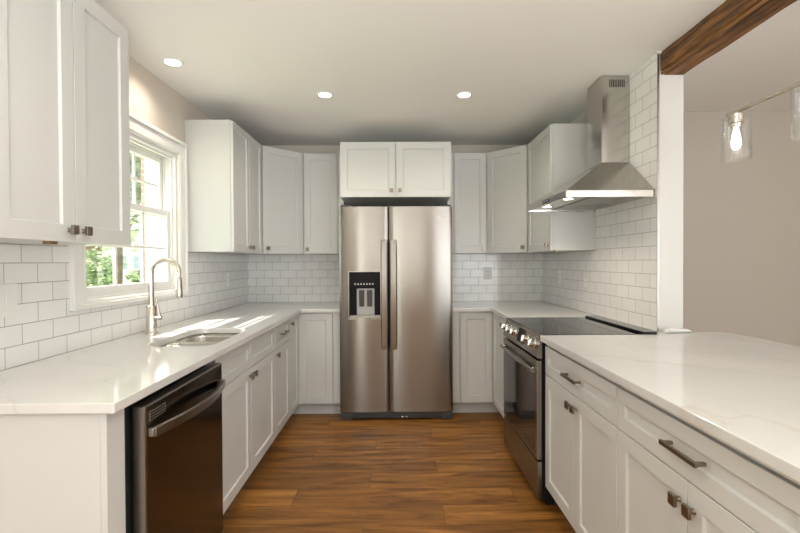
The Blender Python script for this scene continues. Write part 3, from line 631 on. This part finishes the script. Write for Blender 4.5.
def text(name, s, size, mat, parent, M_, w_=None):
    cu = bpy.data.curves.new(name, 'FONT'); cu.body = s; cu.size = size; cu.extrude = 0.0006; cu.align_x = 'CENTER'; cu.align_y = 'CENTER'
    t = bpy.data.objects.new(name, cu); C.objects.link(t); bpy.context.view_layer.update()
    me = bpy.data.meshes.new_from_object(t.evaluated_get(bpy.context.evaluated_depsgraph_get())); bpy.data.objects.remove(t)
    me.transform(M_); me.materials.append(mat); o = bpy.data.objects.new(name, me); C.objects.link(o); o.parent = parent; return o
text('logo', 'Whirlpool', 0.030, M_chrome, d2, Matrix.Translation((0.343-fo[0], FY+0.0035-fo[1], 1.672)) @ Matrix.Rotation(R(90), 4, 'X'))
# ------------------------------------------------------------------ range
ro = (1.05, 2.713, 0); rg = thing('range', 'stainless slide-in electric range with black glass cooktop, between the right counters', 'range', ro)
RY0, RY1 = 2.347, 3.076
obj('oven_body', B((0.768, RY0+0.004, 0.03, 1.380, RY1-0.004, 0.895)), M_dark, rg, off=ro)
obj('cooktop', B((0.764, RY0, 0.896, 1.382, RY1, 0.915)), M_glassblack, rg, 0.002, off=ro)
obj('rear_trim', B((1.305, RY0+0.002, 0.9155, 1.382, RY1-0.002, 0.927)), M_glassblack, rg, 0.003, off=ro)
bm = bmesh.new(); prism(bm, [(0.762, 0.913), (0.7675, 0.895), (0.7675, 0.790), (0.742, 0.790), (0.738, 0.800)], RY0-0.006, RY1+0.003, 'y'); cp = obj('control_panel', bm, M_steel, rg, 0.0015, off=ro)
nv = Vector((-(0.913-0.80), 0, 0.762-0.738)).normalized(); base_ = Vector((0.750, 0, 0.857))
for y in (3.02, 2.91, 2.80, 2.545, 2.415):
    bm = bmesh.new(); lathe(bm, (0, 0, 0), [(0.027, -0.001), (0.027, 0.004), (0.022, 0.006), (0.0205, 0.030), (0.017, 0.033)], 24); box(bm, -0.004, -0.02, 0.03, 0.004, 0.02, 0.038)
    kb = obj('knob', bm, M_chrome, cp, 0.0012, True); kb.rotation_euler = nv.to_track_quat('Z', 'Y').to_euler(); kb.location = base_ + Vector((0, y, 0)) - Vector(ro)
bm = bmesh.new(); t_ = Vector((0.762-0.738, 0, 0.913-0.80)).normalized()
c0 = Vector((0.7502, 2.675, 0.8572)); vv = []
for sz, sn in ((-0.042, 0.0), (0.042, 0.0), (0.042, 0.0015), (-0.042, 0.0015)):
    vv.append(c0 + t_*sz + nv*sn)
bmf = bmesh.new(); prism(bmf, [(v.x, v.z) for v in vv], 2.60, 2.745, 'y'); obj('display', bmf, M_dark, cp, off=ro)
dr = obj('oven_door', B((0.739, RY0-0.004, 0.252, 0.766, RY1+0.002, 0.778)), M_steel, rg, 0.003, off=ro)
obj('oven_window', B((0.7378, RY0+0.028, 0.268, 0.740, RY1-0.026, 0.70)), M_oven, dr, off=ro)
bm = bmesh.new(); pts = [(0.724-0.006*math.sin(math.pi*i/12), RY0+0.008+(RY1-RY0-0.016)*i/12, 0.722) for i in range(13)]; tube(bm, pts, 0.011, 14)
for y in (RY0+0.045, RY1-0.045): tube(bm, [(0.739, y, 0.728), (0.722, y, 0.722)], 0.010, 12)
obj('handle', bm, M_steel, dr, 0, True, off=ro)
obj('storage_drawer', B((0.742, RY0-0.004, 0.052, 0.767, RY1+0.002, 0.240)), M_steel, rg, 0.003, off=ro)
for x in (0.80, 1.30):
    for y in (RY0+0.02, RY1-0.06): obj('foot', B((x, y, 0.0, x+0.04, y+0.04, 0.03)), M_dark, rg, off=ro)
# ------------------------------------------------------------------ range hood
HY0, HY1, HX0, HX1 = 2.452, 3.190, 0.935, XR-0.001
ho = (1.25, 2.83, 1.66); hd = thing('range_hood', 'stainless pyramid range hood with tall chimney on the tiled wall', 'range hood', ho)
bm = bmesh.new(); box(bm, HX0, HY0, 1.657, HX0+0.003, HY1, 1.694); box(bm, HX0, HY0, 1.657, HX1, HY0+0.003, 1.694); box(bm, HX0, HY1-0.003, 1.657, HX1, HY1, 1.694); box(bm, HX0+0.003, HY0+0.003, 1.664, HX1, HY1-0.003, 1.670)
obj('rim', bm, M_steelh, hd, 0.0008, off=ho)
CX0, CY0, CY1 = 1.262, 2.727, 2.935
bm = bmesh.new(); loft(bm, [[(HX0+0.001, HY0+0.001, 1.6942), (HX1, HY0+0.001, 1.6942), (HX1, HY1-0.001, 1.6942), (HX0+0.001, HY1-0.001, 1.6942)], [(CX0-0.004, CY0-0.004, 1.905), (HX1, CY0-0.004, 1.905), (HX1, CY1+0.004, 1.905), (CX0-0.004, CY1+0.004, 1.905)]]); obj('canopy', bm, M_steelh, hd, 0.001, off=ho)
ch = obj('chimney', B((CX0, CY0, 1.9055, HX1, CY1, 2.437)), M_steelh, hd, 0.0015, off=ho)
obj('upper_sleeve', B((CX0-0.002, CY0-0.002, 1.9055, HX1-0.001, CY1+0.002, 2.20)), M_steelh, ch, 0.001, off=ho)
for k in range(9): obj('vent_slot', B((CX0+0.045+k*0.011, CY0-0.0006, 2.365, CX0+0.051+k*0.011, CY0+0.0002, 2.412)), M_dark, ch, off=ho)
obj('control_strip', B((HX0-0.0015, 2.72, 1.667, HX0-0.0002, 2.84, 1.685)), M_dark, hd, off=ho)
for k in range(4): obj('button', B((HX0-0.004, 2.73+k*0.026, 1.671, HX0-0.0016, 2.745+k*0.026, 1.681)), M_chrome, hd, 0.0005, off=ho)
for y0, y1 in ((HY0+0.05, 2.815), (2.825, HY1-0.05)): obj('grease_filter', B((HX0+0.16, y0, 1.660, HX1-0.04, y1, 1.6635)), M_dwsilver, hd, 0.001, off=ho)
for y in (2.56, 2.92):
    bm = bmesh.new(); lathe(bm, (HX0+0.055, y, 1.6638), [(0.034, 0), (0.034, -0.003), (0.028, -0.004)], 24); obj('light_ring', bm, M_chrome, hd, 0, True, off=ho)
    bm = bmesh.new(); lathe(bm, (HX0+0.055, y, 1.6597), [(0.027, 0), (0.027, -0.001)], 24); obj('light_lens', bm, M_hoodlamp, hd, off=ho)
    d = bpy.data.lights.new('hood_spot', 'SPOT'); d.energy = 9; d.color = (1.0, 0.85, 0.66); d.spot_size = R(110); d.spot_blend = 0.9; d.shadow_soft_size = 0.03
    o = bpy.data.objects.new('hood_spot', d); C.objects.link(o); o.location = (HX0+0.055-ho[0], y-ho[1], 1.655-ho[2]); o.rotation_euler = (0, R(-14), 0); o.parent = hd
# ------------------------------------------------------------------ downlights
def downlight(x, y, label, power=17):
    th = thing('recessed_downlight', label, 'downlight', (x, y, CEIL), 0, 'recessed ceiling downlights')
    bm = bmesh.new(); lathe(bm, (0, 0, 0), [(0.056, -0.0005), (0.056, -0.004), (0.043, -0.006), (0.041, -0.002)], 32); obj('trim_ring', bm, M_plate, th, 0, True)
    bm = bmesh.new(); lathe(bm, (0, 0, -0.0062), [(0.040, 0), (0.040, -0.002)], 32); obj('lens', bm, M_lamp, th)
    d = bpy.data.lights.new('downlight_beam', 'SPOT'); d.energy = power; d.color = (1.0, 0.89, 0.76); d.spot_size = R(150); d.spot_blend = 0.8; d.shadow_soft_size = 0.05
    o = bpy.data.objects.new('downlight_beam', d); C.objects.link(o); o.location = (0, 0, -0.02); o.parent = th
downlight(-1.254, 2.54, 'round white recessed downlight above the window', 12)
downlight(-0.476, 3.033, 'round white recessed downlight in the ceiling left of the fridge')
downlight(0.467, 3.04, 'round white recessed downlight in the ceiling towards the range hood')
for x, y in ((-0.47, 0.95), (0.47, 0.95), (-0.47, -1.1), (0.47, -1.1)):
    downlight(x, y, 'round recessed downlight in the kitchen ceiling, in the rows behind the camera')
# ------------------------------------------------------------------ pendant
pl = thing('linear_chandelier', 'brushed nickel bar light with clear glass cylinder shades above the peninsula', 'light', (1.516, 1.44, CEIL)); po = (1.516, 1.44, CEIL)
obj('bar', B((1.509, 0.86, 1.958, 1.523, 2.035, 1.972)), M_nickel, pl, 0.002, off=po)
bm = bmesh.new(); lathe(bm, (1.516, 1.44, CEIL-0.001), [(0.065, 0), (0.065, -0.02), (0.06, -0.025)], 28); obj('canopy', bm, M_nickel, pl, 0, True, off=po)
bm = bmesh.new(); tube(bm, [(1.516, 1.44, CEIL-0.024), (1.516, 1.44, 1.972)], 0.007, 12); obj('rod', bm, M_nickel, pl, 0, True, off=po)
for y in (1.98, 1.62, 1.26, 0.90):
    bm = bmesh.new(); lathe(bm, (1.516, y, 1.972), [(0.010, -0.012), (0.010, -0.02), (0.030, -0.021), (0.030, -0.058), (0.022, -0.060), (0.020, -0.078)], 24)
    s = obj('socket', bm, M_nickel, pl, 0, True, off=po)
    bm = bmesh.new(); c_ = (1.516, y, 0)
    lathe(bm, c_, [(0.031, 1.938), (0.056, 1.938), (0.0575, 1.934), (0.0575, 1.752), (0.0545, 1.752), (0.0545, 1.934), (0.031, 1.935)], 40, cap0=False, cap1=False); obj('glass_shade', bm, M_shade, s, 0, True, off=po)
    bm = bmesh.new(); lathe(bm, c_, [(0.010, 1.892), (0.011, 1.88), (0.017, 1.855), (0.019, 1.83), (0.017, 1.808), (0.009, 1.797)], 20); obj('bulb', bm, M_bulb, s, 0, True, off=po)
# ------------------------------------------------------------------ outlets, switch
def cover(name, label, loc, rotz, w_=0.075, h=0.118, kind='outlet'):
    th = thing(name, label, kind, loc, R(rotz)); obj('cover_plate', B((-w_/2, -0.006, -h/2, w_/2, -0.0005, h/2)), M_plate, th, 0.0025)
    if kind == 'switch':
        for x in (-0.023, 0.023): obj('rocker', B((x-0.0165, -0.0085, -0.034, x+0.0165, -0.006, 0.034)), M_plate, th, 0.001)
    else:
        r = obj('receptacle', B((-0.0165, -0.0078, -0.034, 0.0165, -0.006, 0.034)), M_plate, th, 0.001)
        for z in (-0.02, 0.02):
            for x in (-0.006, 0.006): obj('slot', B((x-0.001, -0.0082, z-0.005, x+0.001, -0.0077, z+0.005)), M_dkgrey, r)
cover('wall_switch', 'white double wall switch on the tiles at the left picture edge', (XL, 1.650, 1.168), 90, 0.116, 0.125, 'switch')
cover('wall_outlet', 'white outlet on the left tiled wall near the back corner', (XL, 3.822, 1.155), 90)
cover('wall_outlet', 'white outlet on the back wall tiles right of the fridge', (0.895, D, 1.185), 0)
cover('wall_outlet', 'white outlet on the right tiled wall nearest the back corner', (XR, 3.881, 1.168), -90)
cover('wall_outlet', 'white outlet on the right tiled wall above the far end of the cooktop', (XR, 3.349, 1.165), -90)
# ---- small white wrapped strip on the peninsula
bm = bmesh.new(); loops = []
for i in range(13):
    t = i/12; x = 1.447+0.150*t; h = 0.026*(1-0.35*t)*min(1, (1-t)*6+0.25)*min(1, t*8+0.5); ww = 0.020*min(1, (1-t)*5+0.3)
    loops.append([(x, 2.385+0.012*t+ww*math.cos(a), ZC+0.0008+h/2+h/2*math.sin(a)*(1 if math.sin(a) > 0 else 1)) for a in [2*math.pi*k/12 for k in range(12)]])
loft(bm, loops); tag(obj('folded_cloth', bm, M_plate, None, 0, True), 'small flat white folded bundle on the peninsula at the foot of the wall end', 'cloth')
